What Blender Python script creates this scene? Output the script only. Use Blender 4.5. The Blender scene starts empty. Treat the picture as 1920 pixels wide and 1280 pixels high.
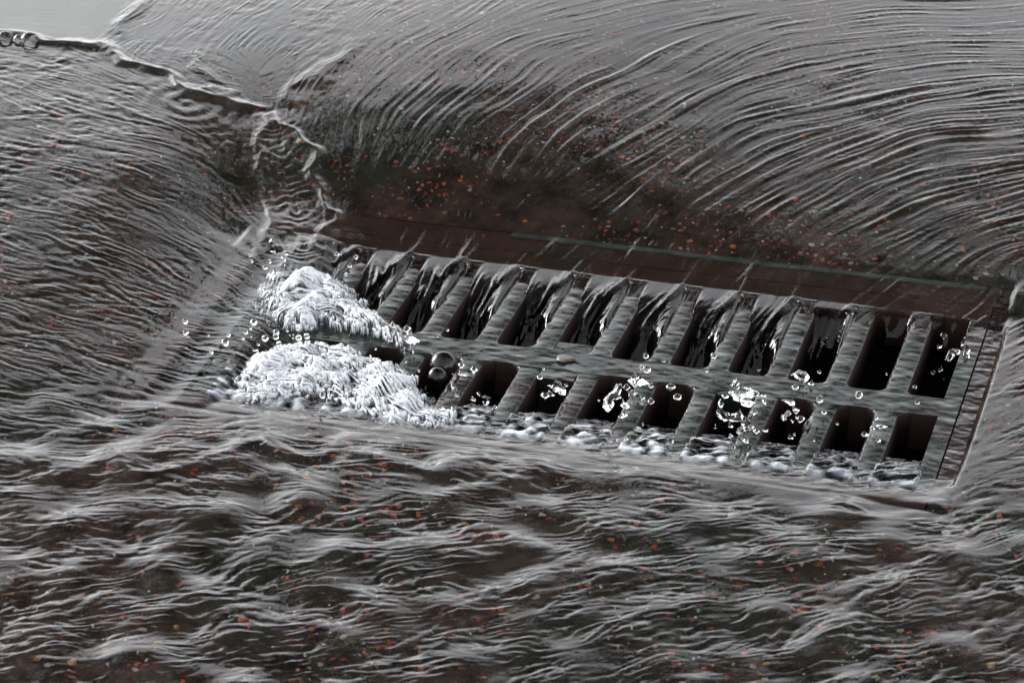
import bpy, bmesh, math, random
import numpy as np
from mathutils import Vector, Matrix, noise as mnoise

C = bpy.context.scene
COL = C.collection
rng = np.random.default_rng(7)
random.seed(7)

# ------------------------------------------------------------------ camera
# grate frame of reference: x along the rows of slots, y along the slots (away), z = 0 on top of the grate, metres
CAM = (0.27145, -1.90379, 0.98244)
YAW, PIT, ROLL, FPX = -0.293125, 0.4825, -0.017143, 5866.2
cyw, syw, cpt, spt = math.cos(YAW), math.sin(YAW), math.cos(PIT), math.sin(PIT)
FW = Vector((syw * cpt, cyw * cpt, -spt))
R0 = Vector((cyw, -syw, 0)); U0 = R0.cross(FW)
RT = math.cos(ROLL) * R0 + math.sin(ROLL) * U0
UP = -math.sin(ROLL) * R0 + math.cos(ROLL) * U0
cd = bpy.data.cameras.new('camera')
cam = bpy.data.objects.new('camera', cd); COL.objects.link(cam)
m = Matrix((RT, UP, -FW)).transposed().to_4x4(); m.translation = Vector(CAM)
cam.matrix_world = m
cd.sensor_width = 36; cd.lens = FPX / 1920 * 36; cd.clip_start = 0.05; cd.clip_end = 500
cd.dof.use_dof = True; cd.dof.focus_distance = 2.08; cd.dof.aperture_fstop = 28
C.camera = cam

# ------------------------------------------------------------------ light
SUN_EL, SUN_AZ = math.radians(25), math.radians(-72)      # azimuth from +y towards +x
w = bpy.data.worlds.new('World'); C.world = w; w.use_nodes = True
nt = w.node_tree; bg = nt.nodes['Background']
sky = nt.nodes.new('ShaderNodeTexSky'); sky.sky_type = 'NISHITA'; sky.sun_disc = False
sky.sun_elevation = SUN_EL; sky.sun_rotation = SUN_AZ
sky.air_density = 1.0; sky.dust_density = 1.6; sky.ozone_density = 1.0
hs = nt.nodes.new('ShaderNodeHueSaturation'); hs.inputs['Saturation'].default_value = 0.12
nt.links.new(sky.outputs[0], hs.inputs['Color']); nt.links.new(hs.outputs[0], bg.inputs[0])
bg.inputs[1].default_value = 0.15
sl = bpy.data.lights.new('sun', 'SUN'); sl.energy = 1.1; sl.angle = math.radians(20); sl.color = (1.0, 0.99, 0.975)
so = bpy.data.objects.new('sun', sl); COL.objects.link(so)
sdir = Vector((math.sin(SUN_AZ) * math.cos(SUN_EL), math.cos(SUN_AZ) * math.cos(SUN_EL), math.sin(SUN_EL)))
so.rotation_euler = sdir.to_track_quat('Z', 'Y').to_euler(); so.location = sdir * 20
C.view_settings.view_transform = 'Standard'; C.view_settings.look = 'None'
C.view_settings.gamma = 1; C.view_settings.exposure = 1.9
cy = C.cycles
cy.caustics_reflective = True; cy.caustics_refractive = True; cy.blur_glossy = 0.5
cy.max_bounces = 10; cy.transmission_bounces = 8; cy.glossy_bounces = 4; cy.diffuse_bounces = 2
cy.sample_clamp_indirect = 6

# ------------------------------------------------------------------ helpers
def at(px, py, z=0.0):
    d = FW + RT * ((px - 960) / FPX) + UP * ((640 - py) / FPX)
    t = (z - CAM[2]) / d.z
    p = Vector(CAM) + d * t
    return p

def tag(o, label=None, cat=None, group=None, kind=None):
    if label: o['label'] = label
    if cat: o['category'] = cat
    if group: o['group'] = group
    if kind: o['kind'] = kind
    return o

def mk(name, verts, faces, mat=None, parent=None, smooth=True):
    me = bpy.data.meshes.new(name)
    me.from_pydata([tuple(v) for v in verts], [], faces)
    me.update()
    if smooth:
        me.polygons.foreach_set('use_smooth', np.ones(len(me.polygons), bool))
    if mat: me.materials.append(mat)
    o = bpy.data.objects.new(name, me); COL.objects.link(o)
    if parent: o.parent = parent
    return o

def mk_np(name, co, quads, mat, parent=None):
    me = bpy.data.meshes.new(name)
    nq = len(quads)
    me.vertices.add(len(co)); me.vertices.foreach_set('co', np.ascontiguousarray(co, np.float32).ravel())
    me.loops.add(nq * 4); me.loops.foreach_set('vertex_index', np.ascontiguousarray(quads, np.int32).ravel())
    me.polygons.add(nq)
    me.polygons.foreach_set('loop_start', np.arange(0, nq * 4, 4, dtype=np.int32))
    me.polygons.foreach_set('use_smooth', np.ones(nq, bool))
    me.update(calc_edges=True)
    if mat: me.materials.append(mat)
    o = bpy.data.objects.new(name, me); COL.objects.link(o)
    if parent: o.parent = parent
    return o

def grid_mesh(name, X, Y, Z, mat, keep=None, parent=None, attr=None):
    ny, nx = X.shape
    idx = np.arange(nx * ny).reshape(ny, nx)
    q = np.stack([idx[:-1, :-1], idx[:-1, 1:], idx[1:, 1:], idx[1:, :-1]], -1).reshape(-1, 4)
    if keep is not None: q = q[keep.ravel()]
    used = np.zeros(nx * ny, bool); used[q.ravel()] = True
    remap = np.cumsum(used) - 1
    co = np.stack([X, Y, Z], -1).reshape(-1, 3)[used]
    o = mk_np(name, co, remap[q], mat, parent)
    for k, v in (attr or {}).items():
        a = o.data.attributes.new(k, 'FLOAT', 'POINT'); a.data.foreach_set('value', np.ascontiguousarray(v.ravel()[used], np.float32))
    return o

def box(x0, x1, y0, y1, z0, z1):
    v = [(x, y, z) for z in (z0, z1) for y in (y0, y1) for x in (x0, x1)]
    f = [(0, 2, 3, 1), (4, 5, 7, 6), (0, 1, 5, 4), (2, 6, 7, 3), (0, 4, 6, 2), (1, 3, 7, 5)]
    return v, f

def merge(parts):
    V, F = [], []
    for v, f in parts:
        n = len(V); V += list(v); F += [tuple(i + n for i in q) for q in f]
    return V, F

def sstep(a, b, x):
    t = np.clip((x - a) / (b - a), 0, 1); return t * t * (3 - 2 * t)

# ------------------------------------------------------------------ materials
def new_mat(name):
    mt = bpy.data.materials.new(name); mt.use_nodes = True
    n = mt.node_tree.nodes; l = mt.node_tree.links
    return mt, n, l, n['Principled BSDF'], n['Material Output']

def nd(n, t, **kw):
    x = n.new(t)
    for k, v in kw.items(): setattr(x, k, v)
    return x

def mixc(n, l, a, b, fac):
    x = n.new('ShaderNodeMix'); x.data_type = 'RGBA'
    for s, v in ((6, a), (7, b)):
        if hasattr(v, 'links'): l.new(v, x.inputs[s])
        else: x.inputs[s].default_value = (*v, 1)
    if hasattr(fac, 'links'): l.new(fac, x.inputs[0])
    else: x.inputs[0].default_value = fac
    return x.outputs[2]

def ramp(n, l, src, pts):
    r = n.new('ShaderNodeValToRGB'); l.new(src, r.inputs[0])
    e = r.color_ramp.elements
    while len(e) < len(pts): e.new(0.5)
    for i, (p, c) in enumerate(pts):
        e[i].position = p; e[i].color = (c, c, c, 1) if isinstance(c, (int, float)) else (*c, 1)
    return r.outputs[0]

def noise_tex(n, l, scale, detail=4, rough=.55, vec=None, sc=None, rot=None):
    x = n.new('ShaderNodeTexNoise'); x.inputs['Scale'].default_value = scale
    x.inputs['Detail'].default_value = detail; x.inputs['Roughness'].default_value = rough
    if vec is not None:
        if sc or rot:
            mp = n.new('ShaderNodeMapping'); l.new(vec, mp.inputs[0])
            if sc: mp.inputs['Scale'].default_value = sc
            if rot: mp.inputs['Rotation'].default_value = (0, 0, rot)
            vec = mp.outputs[0]
        l.new(vec, x.inputs['Vector'])
    return x.outputs[0]

# wet concrete with coloured aggregate
def mat_ground():
    mt, n, l, p, out = new_mat('wet_aggregate_concrete')
    tc = nd(n, 'ShaderNodeTexCoord').outputs['Object']
    big = noise_tex(n, l, 6, 4, .6, tc)
    mid = noise_tex(n, l, 45, 5, .65, tc)
    fine = noise_tex(n, l, 500, 4, .7, tc)
    base = mixc(n, l, (.0175, .0180, .0138), (.035, .0230, .0190), ramp(n, l, big, [(.40, 0), (.58, 1)]))
    base = mixc(n, l, base, (.0017, .0017, .0015), ramp(n, l, mid, [(.35, .7), (.6, 0)]))
    base = mixc(n, l, base, (.010, .0092, .008), ramp(n, l, fine, [(.55, 0), (.75, .55)]))
    def chips(scale, lo, hi, radius, dens_noise):
        v = nd(n, 'ShaderNodeTexVoronoi', feature='F1'); v.inputs['Scale'].default_value = scale
        wv = n.new('ShaderNodeVectorMath'); wv.operation = 'ADD'
        nn = n.new('ShaderNodeTexNoise'); nn.inputs['Scale'].default_value = scale * 1.7; l.new(tc, nn.inputs['Vector'])
        sc = n.new('ShaderNodeVectorMath'); sc.operation = 'SCALE'; sc.inputs['Scale'].default_value = .9 / scale
        l.new(nn.outputs['Color'], sc.inputs[0]); l.new(tc, wv.inputs[0]); l.new(sc.outputs[0], wv.inputs[1])
        l.new(wv.outputs[0], v.inputs['Vector'])
        sep = n.new('ShaderNodeSeparateColor'); l.new(v.outputs['Color'], sep.inputs[0])
        ms = n.new('ShaderNodeMath'); ms.operation = 'MULTIPLY'
        l.new(ramp(n, l, v.outputs['Distance'], [(radius, 1), (radius + .06, 0)]), ms.inputs[0])
        pick = n.new('ShaderNodeMath'); pick.operation = 'LESS_THAN'
        thr = n.new('ShaderNodeMapRange'); l.new(noise_tex(n, l, 9, 3, .6, tc), thr.inputs[0])
        thr.inputs[1].default_value = .44; thr.inputs[2].default_value = .62; thr.inputs[3].default_value = lo; thr.inputs[4].default_value = hi
        l.new(sep.outputs[0], pick.inputs[0]); l.new(thr.outputs[0], pick.inputs[1])
        l.new(pick.outputs[0], ms.inputs[1])
        return ms.outputs[0], sep
    f1, s1 = chips(190, .004, .34, .34, 9)
    c1 = ramp(n, l, s1.outputs[1], [(0, (.06, .016, .013)), (.5, (.11, .026, .016)), (.8, (.15, .048, .02)), (.95, (.14, .125, .10))])
    base = mixc(n, l, base, c1, f1)
    f2, s2 = chips(430, .015, .24, .34, 9)
    c2 = ramp(n, l, s2.outputs[1], [(0, (.09, .022, .016)), (.6, (.04, .02, .015)), (.85, (.10, .09, .08)), (.97, (.22, .21, .19))])
    base = mixc(n, l, base, c2, f2)
    l.new(base, p.inputs['Base Color']); p.inputs['Roughness'].default_value = .6
    p.inputs['Specular IOR Level'].default_value = 0
    b = n.new('ShaderNodeBump'); b.inputs['Strength'].default_value = .5; b.inputs['Distance'].default_value = .002
    l.new(fine, b.inputs['Height']); l.new(b.outputs[0], p.inputs['Normal'])
    return mt

def mat_simple(name, c0, c1, scale, rough=.6, coat=0.0, bump=.3, coat_bump=None, spec=.2, vec_sc=None, extra=None):
    mt, n, l, p, out = new_mat(name)
    tc = nd(n, 'ShaderNodeTexCoord').outputs['Object']
    a = noise_tex(n, l, scale, 5, .65, tc, sc=vec_sc)
    col = mixc(n, l, c0, c1, ramp(n, l, a, [(.36, 0), (.64, 1)]))
    if extra:
        c2, s2, lo, hi = extra
        col = mixc(n, l, col, c2, ramp(n, l, noise_tex(n, l, s2, 4, .6, tc), [(lo, 0), (hi, 1)]))
    l.new(col, p.inputs['Base Color'])
    p.inputs['Roughness'].default_value = rough; p.inputs['Specular IOR Level'].default_value = spec
    fine = noise_tex(n, l, 700, 3, .7, tc)
    b = n.new('ShaderNodeBump'); b.inputs['Strength'].default_value = bump; b.inputs['Distance'].default_value = .0012
    l.new(fine, b.inputs['Height']); l.new(b.outputs[0], p.inputs['Normal'])
    if coat:
        p.inputs['Coat Weight'].default_value = coat; p.inputs['Coat IOR'].default_value = 1.33; p.inputs['Coat Roughness'].default_value = .04
        s1, s2, ang, dist = coat_bump
        w1 = noise_tex(n, l, 1, 1.2, .5, tc, sc=(s1, s2, s1), rot=ang)
        b2 = n.new('ShaderNodeBump'); b2.inputs['Strength'].default_value = 1; b2.inputs['Distance'].default_value = dist
        l.new(w1, b2.inputs['Height'])
        l.new(b2.outputs[0], p.inputs['Coat Normal'])
        l.new(ramp(n, l, noise_tex(n, l, 38, 4, .6, tc), [(.34, .45 * coat), (.6, coat)]), p.inputs['Coat Weight'])
    return mt

def rust_far(mt):
    n, l = mt.node_tree.nodes, mt.node_tree.links; p = n['Principled BSDF']
    src = p.inputs['Base Color'].links[0].from_socket
    tc = nd(n, 'ShaderNodeTexCoord').outputs['Object']; sp = n.new('ShaderNodeSeparateXYZ'); l.new(tc, sp.inputs[0])
    ad = n.new('ShaderNodeMath'); ad.operation = 'MULTIPLY_ADD'; l.new(noise_tex(n, l, 40, 3, .6, tc), ad.inputs[0]); ad.inputs[1].default_value = .05; l.new(sp.outputs[1], ad.inputs[2])
    mr = n.new('ShaderNodeMapRange'); l.new(ad.outputs[0], mr.inputs[0]); mr.inputs[1].default_value = -.03; mr.inputs[2].default_value = .005
    l.new(mixc(n, l, src, (.015, .0088, .0074), mr.outputs[0]), p.inputs['Base Color'])

def mat_water():
    mt, n, l, p, out = new_mat('running_water')
    p.inputs['Base Color'].default_value = (.93, .94, .92, 1)
    p.inputs['Transmission Weight'].default_value = 1; p.inputs['Roughness'].default_value = .012
    p.inputs['IOR'].default_value = 1.33
    f = nd(n, 'ShaderNodeBsdfPrincipled'); f.inputs['Base Color'].default_value = (.62, .65, .70, 1); f.inputs['Roughness'].default_value = .22
    f.inputs['IOR'].default_value = 1.33; f.inputs['Specular IOR Level'].default_value = .8
    mx = n.new('ShaderNodeMixShader')
    a = nd(n, 'ShaderNodeAttribute', attribute_name='foam')
    l.new(a.outputs['Fac'], mx.inputs[0]); l.new(p.outputs[0], mx.inputs[1]); l.new(f.outputs[0], mx.inputs[2])
    l.new(mx.outputs[0], out.inputs[0])
    return mt

def mat_drop():
    mt, n, l, p, out = new_mat('clear_drop')
    p.inputs['Base Color'].default_value = (1, 1, 1, 1); p.inputs['Transmission Weight'].default_value = 1
    p.inputs['Roughness'].default_value = 0; p.inputs['IOR'].default_value = 1.33
    return mt

def mat_bubble():
    mt, n, l, p, out = new_mat('bubble_film')
    t = n.new('ShaderNodeBsdfTransparent'); g = n.new('ShaderNodeBsdfGlossy'); g.inputs['Roughness'].default_value = .02
    fr = n.new('ShaderNodeFresnel'); fr.inputs['IOR'].default_value = 1.45
    mx = n.new('ShaderNodeMixShader'); l.new(fr.outputs[0], mx.inputs[0]); l.new(t.outputs[0], mx.inputs[1]); l.new(g.outputs[0], mx.inputs[2])
    l.new(mx.outputs[0], out.inputs[0])
    return mt

M_GROUND = mat_ground()
M_SLAB = mat_simple('smooth_grey_slab', (.055, .056, .050), (.085, .086, .078), 14, rough=.7, spec=0)
M_IRON = mat_simple('wet_cast_iron', (.006, .0085, .007), (.016, .021, .018), 40, rough=.5, coat=1, bump=.5,
                    spec=0, coat_bump=(60, 105, .75, .0015), extra=((.016, .0085, .007), 14, .5, .66))
rust_far(M_IRON)
M_RUST = mat_simple('wet_rusty_iron', (.036, .018, .016), (.022, .013, .012), 30, rough=.55, coat=.9, bump=.5, coat_bump=(70, 160, .4, .0014))
M_MOSS = mat_simple('algae_edge', (.010, .016, .012), (.030, .040, .032), 45, rough=.7, coat=.5, coat_bump=(90, 200, 0, .001))
M_FRAME = mat_simple('frame_iron', (.015, .0075, .0062), (.009, .005, .0045), 30, rough=.6, coat=1, bump=.4, spec=0, coat_bump=(80, 120, .6, .0024),
                     extra=((.011, .014, .011), 9, .56, .7))
M_SIDE = mat_simple('rusty_bar_side', (.018, .0068, .0054), (.010, .004, .0032), 40, rough=.7)
M_SUNK = mat_simple('flooded_rusty_iron', (.030, .0172, .0145), (.019, .0118, .010), 22, rough=.7, spec=0, extra=((.009, .011, .009), 9, .58, .72))
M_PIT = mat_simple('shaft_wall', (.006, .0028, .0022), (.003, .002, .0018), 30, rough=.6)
M_WATER = mat_water(); M_DROP = mat_drop(); M_BUB = mat_bubble()

# ------------------------------------------------------------------ dimensions of the drain
PITCH, SW, NS = 0.04, 0.0245, 13
YU0, YU1 = -0.114, 0.0            # upper row of slots
YL0, YL1 = -0.238, -0.138         # lower row
GX0, GX1 = -0.4965, 0.0360        # grate
GY0, GY1 = -0.258, 0.020
FX0, FX1 = -0.5010, 0.0480          # frame outside
FY0, FY1 = -0.2625, 0.046
UP_N = {6: -0.100}                # slots partly filled by the casting
LO_F = {6: -0.152, 3: -0.145}

def zg(x, y):
    """height of the ground: it falls towards the drain from all sides"""
    dx = np.maximum(np.maximum(FX0 - x, x - FX1), 0); dy = np.maximum(np.maximum(FY0 - y, y - FY1), 0)
    d = np.hypot(dx, dy)
    far = np.clip((y - FY1) / (d + 1e-6), 0, 1)
    pull = .55 + .6 * np.exp(-((x + .36) / .26) ** 2)
    zf = .046 * pull * (1 - np.exp(-d / .17)) - .016 * np.minimum(d, 1.2)
    nw = np.clip((FY0 - y) / (d + 1e-6), 0, 1)
    zn = .004 * (1 - np.exp(-d / .15)) + (.004 - .030 * nw) * np.minimum(d, 3)
    lw = np.clip((FX0 - x) / .12, 0, 1); lw = lw * lw * (3 - 2 * lw)
    zn = zn + .055 * lw * np.clip(y + .27, 0, .5)
    return far * zf + (1 - far) * zn + .0, d

def atg(px, py, h=.009):
    z = 0.
    for _ in range(6):
        p = at(px, py, z); z = float(zg(np.array(p.x), np.array(p.y))[0]) + h
    return at(px, py, z)

# ------------------------------------------------------------------ numeric fields for the water
G = 0.0010
gx = np.arange(-1.0, 0.2601, G); gy = np.arange(-.70, .7401, G)
NX, NY = len(gx), len(gy)
GX, GY = np.meshgrid(gx.astype(np.float32), gy.astype(np.float32))

def blur(a, s):
    sy, sx = (s, s) if np.isscalar(s) else s
    fy = np.fft.fftfreq(a.shape[0])[:, None]; fx = np.fft.rfftfreq(a.shape[1])[None]
    k = np.exp(-2 * np.pi ** 2 * ((fy * sy) ** 2 + (fx * sx) ** 2))
    return np.fft.irfft2(np.fft.rfft2(a) * k, a.shape).astype(np.float32)

def band(shape, lam):
    a = rng.standard_normal(shape).astype(np.float32)
    b = blur(a, lam * .20) - blur(a, lam * .42)
    return b / b.std()

# streak directions read off the water: (pixel x, y, direction dx, dy)
FLOW = [
 (1900,60,-1,.0),(1900,180,-1,.08),(1900,300,-1,.14),(1900,430,-1,.3),(1600,40,-1,.08),(1600,160,-1,.2),(1600,300,-1,.34),(1650,440,-1,.5),
 (1300,20,-1,.22),(1300,130,-1,.4),(1300,270,-1,.58),(1350,400,-1,.72),(1000,30,-1,.36),(1000,130,-1,.55),(1000,260,-1,.85),(1050,400,-1,1.1),
 (800,40,-1,.5),(750,160,-1,.8),(760,290,-.75,1),(740,420,-.55,1),(640,260,-.25,1),(650,400,-.3,1),(1250,470,-1,1.0),(1500,500,-1,.8),
 (850,480,-.6,1),(700,470,-.5,1),
 (60,30,1,.1),(300,60,-.7,.6),(450,60,-.8,.6),(400,140,1,.5),(560,120,-1,.8),
 (50,140,1,.30),(200,230,1,.28),(50,330,1,.22),(300,330,1,.36),(400,440,1,.55),(100,470,1,.33),(300,560,1,.40),(420,560,1,.35),(50,650,1,.22),(250,690,1,.18),
 (400,660,1,.3),(50,790,1,.02),(350,800,1,.04),(600,820,1,.08),
 (515,260,.1,1),(550,350,.25,1),(570,440,.3,1),
 (100,900,1,.0),(100,1050,1,-.15),(100,1220,1,-.16),(500,880,1,.08),(500,1050,1,-.12),(500,1220,1,-.14),(900,870,1,.12),(900,1020,1,-.14),(900,1220,1,-.18),
 (1300,920,1,.05),(1300,1050,1,-.22),(1300,1220,1,-.24),(1650,960,1,-.1),(1700,1050,1,-.28),(1650,1220,1,-.3),(1860,1150,1,-.34),(1860,930,1,-.35),(1880,780,1,-.5),
 (1890,640,1,-.45),(1870,560,-1,.6),
]
def plan_fields(FLOW):
    P, T = [], []
    for px, py, dx, dy in FLOW:
        a = atg(px, py); b = atg(px + 6 * dx, py + 6 * dy)
        v = np.array([b.x - a.x, b.y - a.y]); v /= np.linalg.norm(v)
        P.append((a.x, a.y)); T.append((v[0] ** 2 - v[1] ** 2, 2 * v[0] * v[1]))
    return np.array(P), np.array(T)

def idw(P, V, sig=.05, st=8, gxx=None, gyy=None):
    gxx = gx if gxx is None else gxx; gyy = gy if gyy is None else gyy
    nx, ny = len(gxx), len(gyy)
    xs, ys = np.meshgrid(gxx[::st].astype(np.float32), gyy[::st].astype(np.float32))
    acc = np.zeros(xs.shape + (V.shape[1],), np.float32); ws = np.zeros(xs.shape, np.float32)
    for (px, py), v in zip(P, V):
        q = (xs - px) ** 2 + ((ys - py) * .75) ** 2
        wt = 1 / (q + sig ** 2 * .15) ** 2
        ws += wt; acc += wt[..., None] * v
    acc /= ws[..., None]
    iy = np.arange(ny) / st; ix = np.arange(nx) / st
    y0 = np.minimum(iy.astype(int), xs.shape[0] - 2); x0 = np.minimum(ix.astype(int), xs.shape[1] - 2)
    fy = np.clip(iy - y0, 0, 1)[:, None, None]; fx = np.clip(ix - x0, 0, 1)[None, :, None]
    A = acc[y0][:, x0]; B = acc[y0][:, x0 + 1]; D = acc[y0 + 1][:, x0]; E = acc[y0 + 1][:, x0 + 1]
    return ((A * (1 - fx) + B * fx) * (1 - fy) + (D * (1 - fx) + E * fx) * fy).astype(np.float32)

P, T = plan_fields(FLOW)
TF = idw(P, T)
# gentle meander so that streaks are not ruled lines
ANG = .5 * np.arctan2(TF[..., 1], TF[..., 0]) + .10 * band((NY, NX), 130) + (.04 + .08 * sstep(.05, -.1, GY)) * band((NY, NX), 45) + .14 * sstep(.02, -.12, GY) * band((NY, NX), 20)
DX, DY = np.cos(ANG).astype(np.float32), np.sin(ANG).astype(np.float32)

def lic(src, L, stride, steps, DX=None, DY=None):
    DX = globals()['DX'] if DX is None else DX; DY = globals()['DY'] if DY is None else DY
    acc = src.copy(); ny, nx = src.shape
    base_y, base_x = np.mgrid[0:ny, 0:nx].astype(np.float32)
    for sg in (1, -1):
        px, py = base_x.copy(), base_y.copy(); dx, dy = sg * DX, sg * DY
        for s in range(1, steps + 1):
            px += dx * stride; py += dy * stride
            ix = np.clip(np.rint(px), 0, nx - 1).astype(np.int32); iy = np.clip(np.rint(py), 0, ny - 1).astype(np.int32)
            acc += src[iy, ix] * np.exp(-((s * stride) / L) ** 2)
            nx_, ny_ = DX[iy, ix], DY[iy, ix]
            sn = np.where(nx_ * dx + ny_ * dy < 0, -1, 1).astype(np.float32)
            dx, dy = nx_ * sn, ny_ * sn
    acc -= blur(acc, 60)
    sd = np.sqrt(np.maximum(blur(acc * acc, 40), 1e-6))
    return np.clip(acc / sd, -2.6, 2.6)

def poly_sdf(pix, X, Y, z=0.):
    q = [(atg(p[0], p[1]) if z is None else at(p[0], p[1], z)) for p in pix]; n = len(q)
    d = np.full(X.shape, 9., np.float32); ins = np.zeros(X.shape, bool)
    for i in range(n):
        a, b = q[i], q[(i + 1) % n]; vx, vy = b.x - a.x, b.y - a.y
        t = np.clip(((X - a.x) * vx + (Y - a.y) * vy) / (vx * vx + vy * vy), 0, 1)
        d = np.minimum(d, np.hypot(X - a.x - t * vx, Y - a.y - t * vy))
        c = ((a.y > Y) != (b.y > Y)) & (X < (b.x - a.x) * (Y - a.y) / (b.y - a.y + 1e-12) + a.x)
        ins ^= c
    return np.where(ins, -d, d)

# amplitude fields: pixel x, y: long ridges, medium, fine, chop (relative), streak length (relative)
AMP = [
 (1880,60,.25,.35,.2,.0,1.4),(1500,40,.15,.2,.2,.0,1.8),(1100,30,.10,.16,.15,.0,1.8),(800,60,.12,.2,.25,.1,1.5),(1100,95,.35,.22,.15,.0,1.7),(850,110,.3,.2,.2,.0,1.5),(600,40,.1,.3,.5,.5,.7),
 (1880,220,.8,.7,.5,.1,1.1),(1500,180,.9,.45,.3,.05,1.4),(1150,170,.9,.3,.2,.0,1.5),(850,200,.8,.3,.2,.0,1.5),(700,250,.6,.5,.3,.0,1.3),
 (1880,380,1.0,1.0,.9,.1,.9),(1550,330,1.1,.65,.7,.1,1.2),(1250,300,1.1,.4,.25,.0,1.4),(950,330,.8,.28,.15,.0,1.5),(750,370,.45,.35,.12,.0,1.4),
 (1800,490,.7,.9,.9,.1,1.0),(1500,450,.8,.9,.6,.05,1.2),(1250,430,.7,.6,.3,.0,1.4),(1000,440,.45,.4,.15,.0,1.4),(750,450,.4,.3,.1,.0,1.4),
 (1300,520,.2,.25,.12,0,1.2),(1600,560,.2,.25,.2,0,1.2),(1000,480,.2,.25,.1,0,1.2),
 (60,30,.1,.2,.2,.0,1.2),(350,60,.1,.3,.8,.3,.7),(420,150,.15,.3,.7,.12,.6),
 (60,150,.5,.8,.7,.8,.6),(200,250,.6,1.0,.8,.6,.55),(60,350,.6,1.1,.9,.9,.6),(300,330,.5,.7,.7,.6,.6),(420,380,.3,.35,.3,.3,.7),(420,480,.5,1.0,1.6,.1,1.0),(470,420,.4,.8,1.2,.1,.9),
 (100,480,.6,1.1,1.3,.5,.8),(300,580,.5,.9,1.25,.2,1.0),(100,640,.5,.9,1.2,.3,.9),(250,690,.5,.9,1.2,.2,.9),(400,640,.5,.9,1.4,.1,1.0),
 (530,300,.3,.5,.8,.4,.5),(570,420,.4,.6,.8,.3,.6),
 (100,800,.7,1.0,1.2,.3,.8),(450,810,.5,1.0,1.2,.2,.9),(800,830,.5,.8,.9,.2,.9),(1200,890,.5,.8,.9,.2,.9),(1600,930,.7,1.0,1.0,.4,.8),
 (100,950,.6,1.0,1.0,.9,.5),(500,950,.7,1.1,1.0,.9,.5),(900,950,.6,1.2,1.1,.9,.5),(1300,1000,.6,1.3,1.2,.6,.5),(1700,1020,.6,1.3,1.3,.7,.5),
 (100,1200,.6,1.2,1.1,.9,.5),(500,1150,.7,1.2,1.0,.9,.5),(900,1150,.6,1.2,1.0,.7,.5),(1300,1200,.6,1.3,1.1,.7,.5),(1750,1200,.6,1.3,1.2,.7,.5),
 (1880,850,.6,1.2,.9,.7,.6),(1890,680,.4,1.2,1.3,.6,.6),(1900,560,.4,1.2,1.2,.4,.6),
]
P2 = np.array([tuple(atg(a[0], a[1]))[:2] for a in AMP]); V2 = np.array([a[2:] for a in AMP], float)
AF = idw(P2, V2, sig=.08)
LS = AF[..., 4] * (1 - .28 * sstep(-.16, -.26, GY))
n1 = lic(band((NY, NX), 17), 80 * LS, 4, 28)
n2 = lic(band((NY, NX), 8.5), 32 * LS, 3, 20)
near_w = sstep(.03, -.10, GY) + .8 * sstep(-.42, -.52, GX) * sstep(-.10, .0, GY)
near_w = np.clip(near_w, 0, 1)
n2b = lic(band((NY, NX), 9.5), 26 * LS, 3, 14, np.cos(ANG + .55).astype(np.float32), np.sin(ANG + .55).astype(np.float32))
n2c = lic(band((NY, NX), 7.5), 22 * LS, 3, 12, np.cos(ANG - .5).astype(np.float32), np.sin(ANG - .5).astype(np.float32))
cm = np.clip(.5 + .6 * band((NY, NX), 70), 0, 1)
n2 = n2 * (1 - .45 * near_w) + near_w * (.62 * n2b * cm + .62 * n2c * (1 - cm))
n3 = lic(band((NY, NX), 4.0), 16 * LS, 2, 14)
chop = band((NY, NX), 22) * .7 + band((NY, NX), 11) * .45
ridge = lambda n, p: np.sign(n) * np.abs(n) ** p
crest = 1.5 * np.tanh(1.15 * np.maximum(n1 - .15, 0) ** 1.25 / 1.5) - .3
patch = np.clip(.72 + .42 * band((NY, NX), 55), .3, 1.6)       # ripples come in patches
patch3 = np.clip(.7 + .6 * band((NY, NX), 50), .2, 1.9)
n2s = n2 + (.22 - .52 * near_w) * (n2 * n2 - 1)
RIP = 1e-3 * (.45 * AF[..., 0] * (1 - .3 * near_w) * crest * (.5 + .5 * patch) + .31 * AF[..., 1] * (1 - .42 * near_w) * n2s * patch + .165 * AF[..., 2] * n3 * patch3 * (.45 + .75 * sstep(-.6, 1.2, n1)) * (1 - .30 * near_w) + .22 * AF[..., 3] * chop * patch
      + .8 * np.minimum(AF[..., 0], 1) * (.25 + 1.5 * sstep(-.22, -.30, GY)) * band((NY, NX), 52))

def seg_dist(pts):
    """distance to, signed side of, and length along a polyline given in pixels"""
    q = [atg(*p) for p in pts]
    best = np.full(GX.shape, 9., np.float32); along = np.zeros_like(best); side = np.zeros_like(best); s0 = 0
    for a, b in zip(q[:-1], q[1:]):
        vx, vy = b.x - a.x, b.y - a.y; L = math.hypot(vx, vy)
        t = np.clip(((GX - a.x) * vx + (GY - a.y) * vy) / L ** 2, 0, 1)
        ex, ey = GX - a.x - t * vx, GY - a.y - t * vy
        d = np.hypot(ex, ey); k = d < best
        best = np.where(k, d, best); along = np.where(k, s0 + t * L, along); side = np.where(k, np.sign(vx * ey - vy * ex), side)
        s0 += L
    return best, side, along, s0

wob = .004 * band((NY, NX), 50) + .0006 * band((NY, NX), 16)
def add_ridge(pts, amp, width, cap=0., capl=.0045, fade=(.05, .05), s=1):
    global RIP
    d, side, al, L = seg_dist(pts)
    sd = d * side * s + wob
    f = sstep(0, fade[0], al) * (1 - sstep(L - fade[1], L, al) if fade[1] else 1)
    f = f * (d < .08)
    RIP = RIP + f * amp * np.exp(-(sd / width) ** 2)
    if cap:   # capillary ripples riding ahead of the standing ridge
        RIP = RIP + f * cap * np.cos(2 * np.pi * sd / capl) * np.exp(-np.maximum(sd, 0) / .016) * (sd > -.002)

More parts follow.
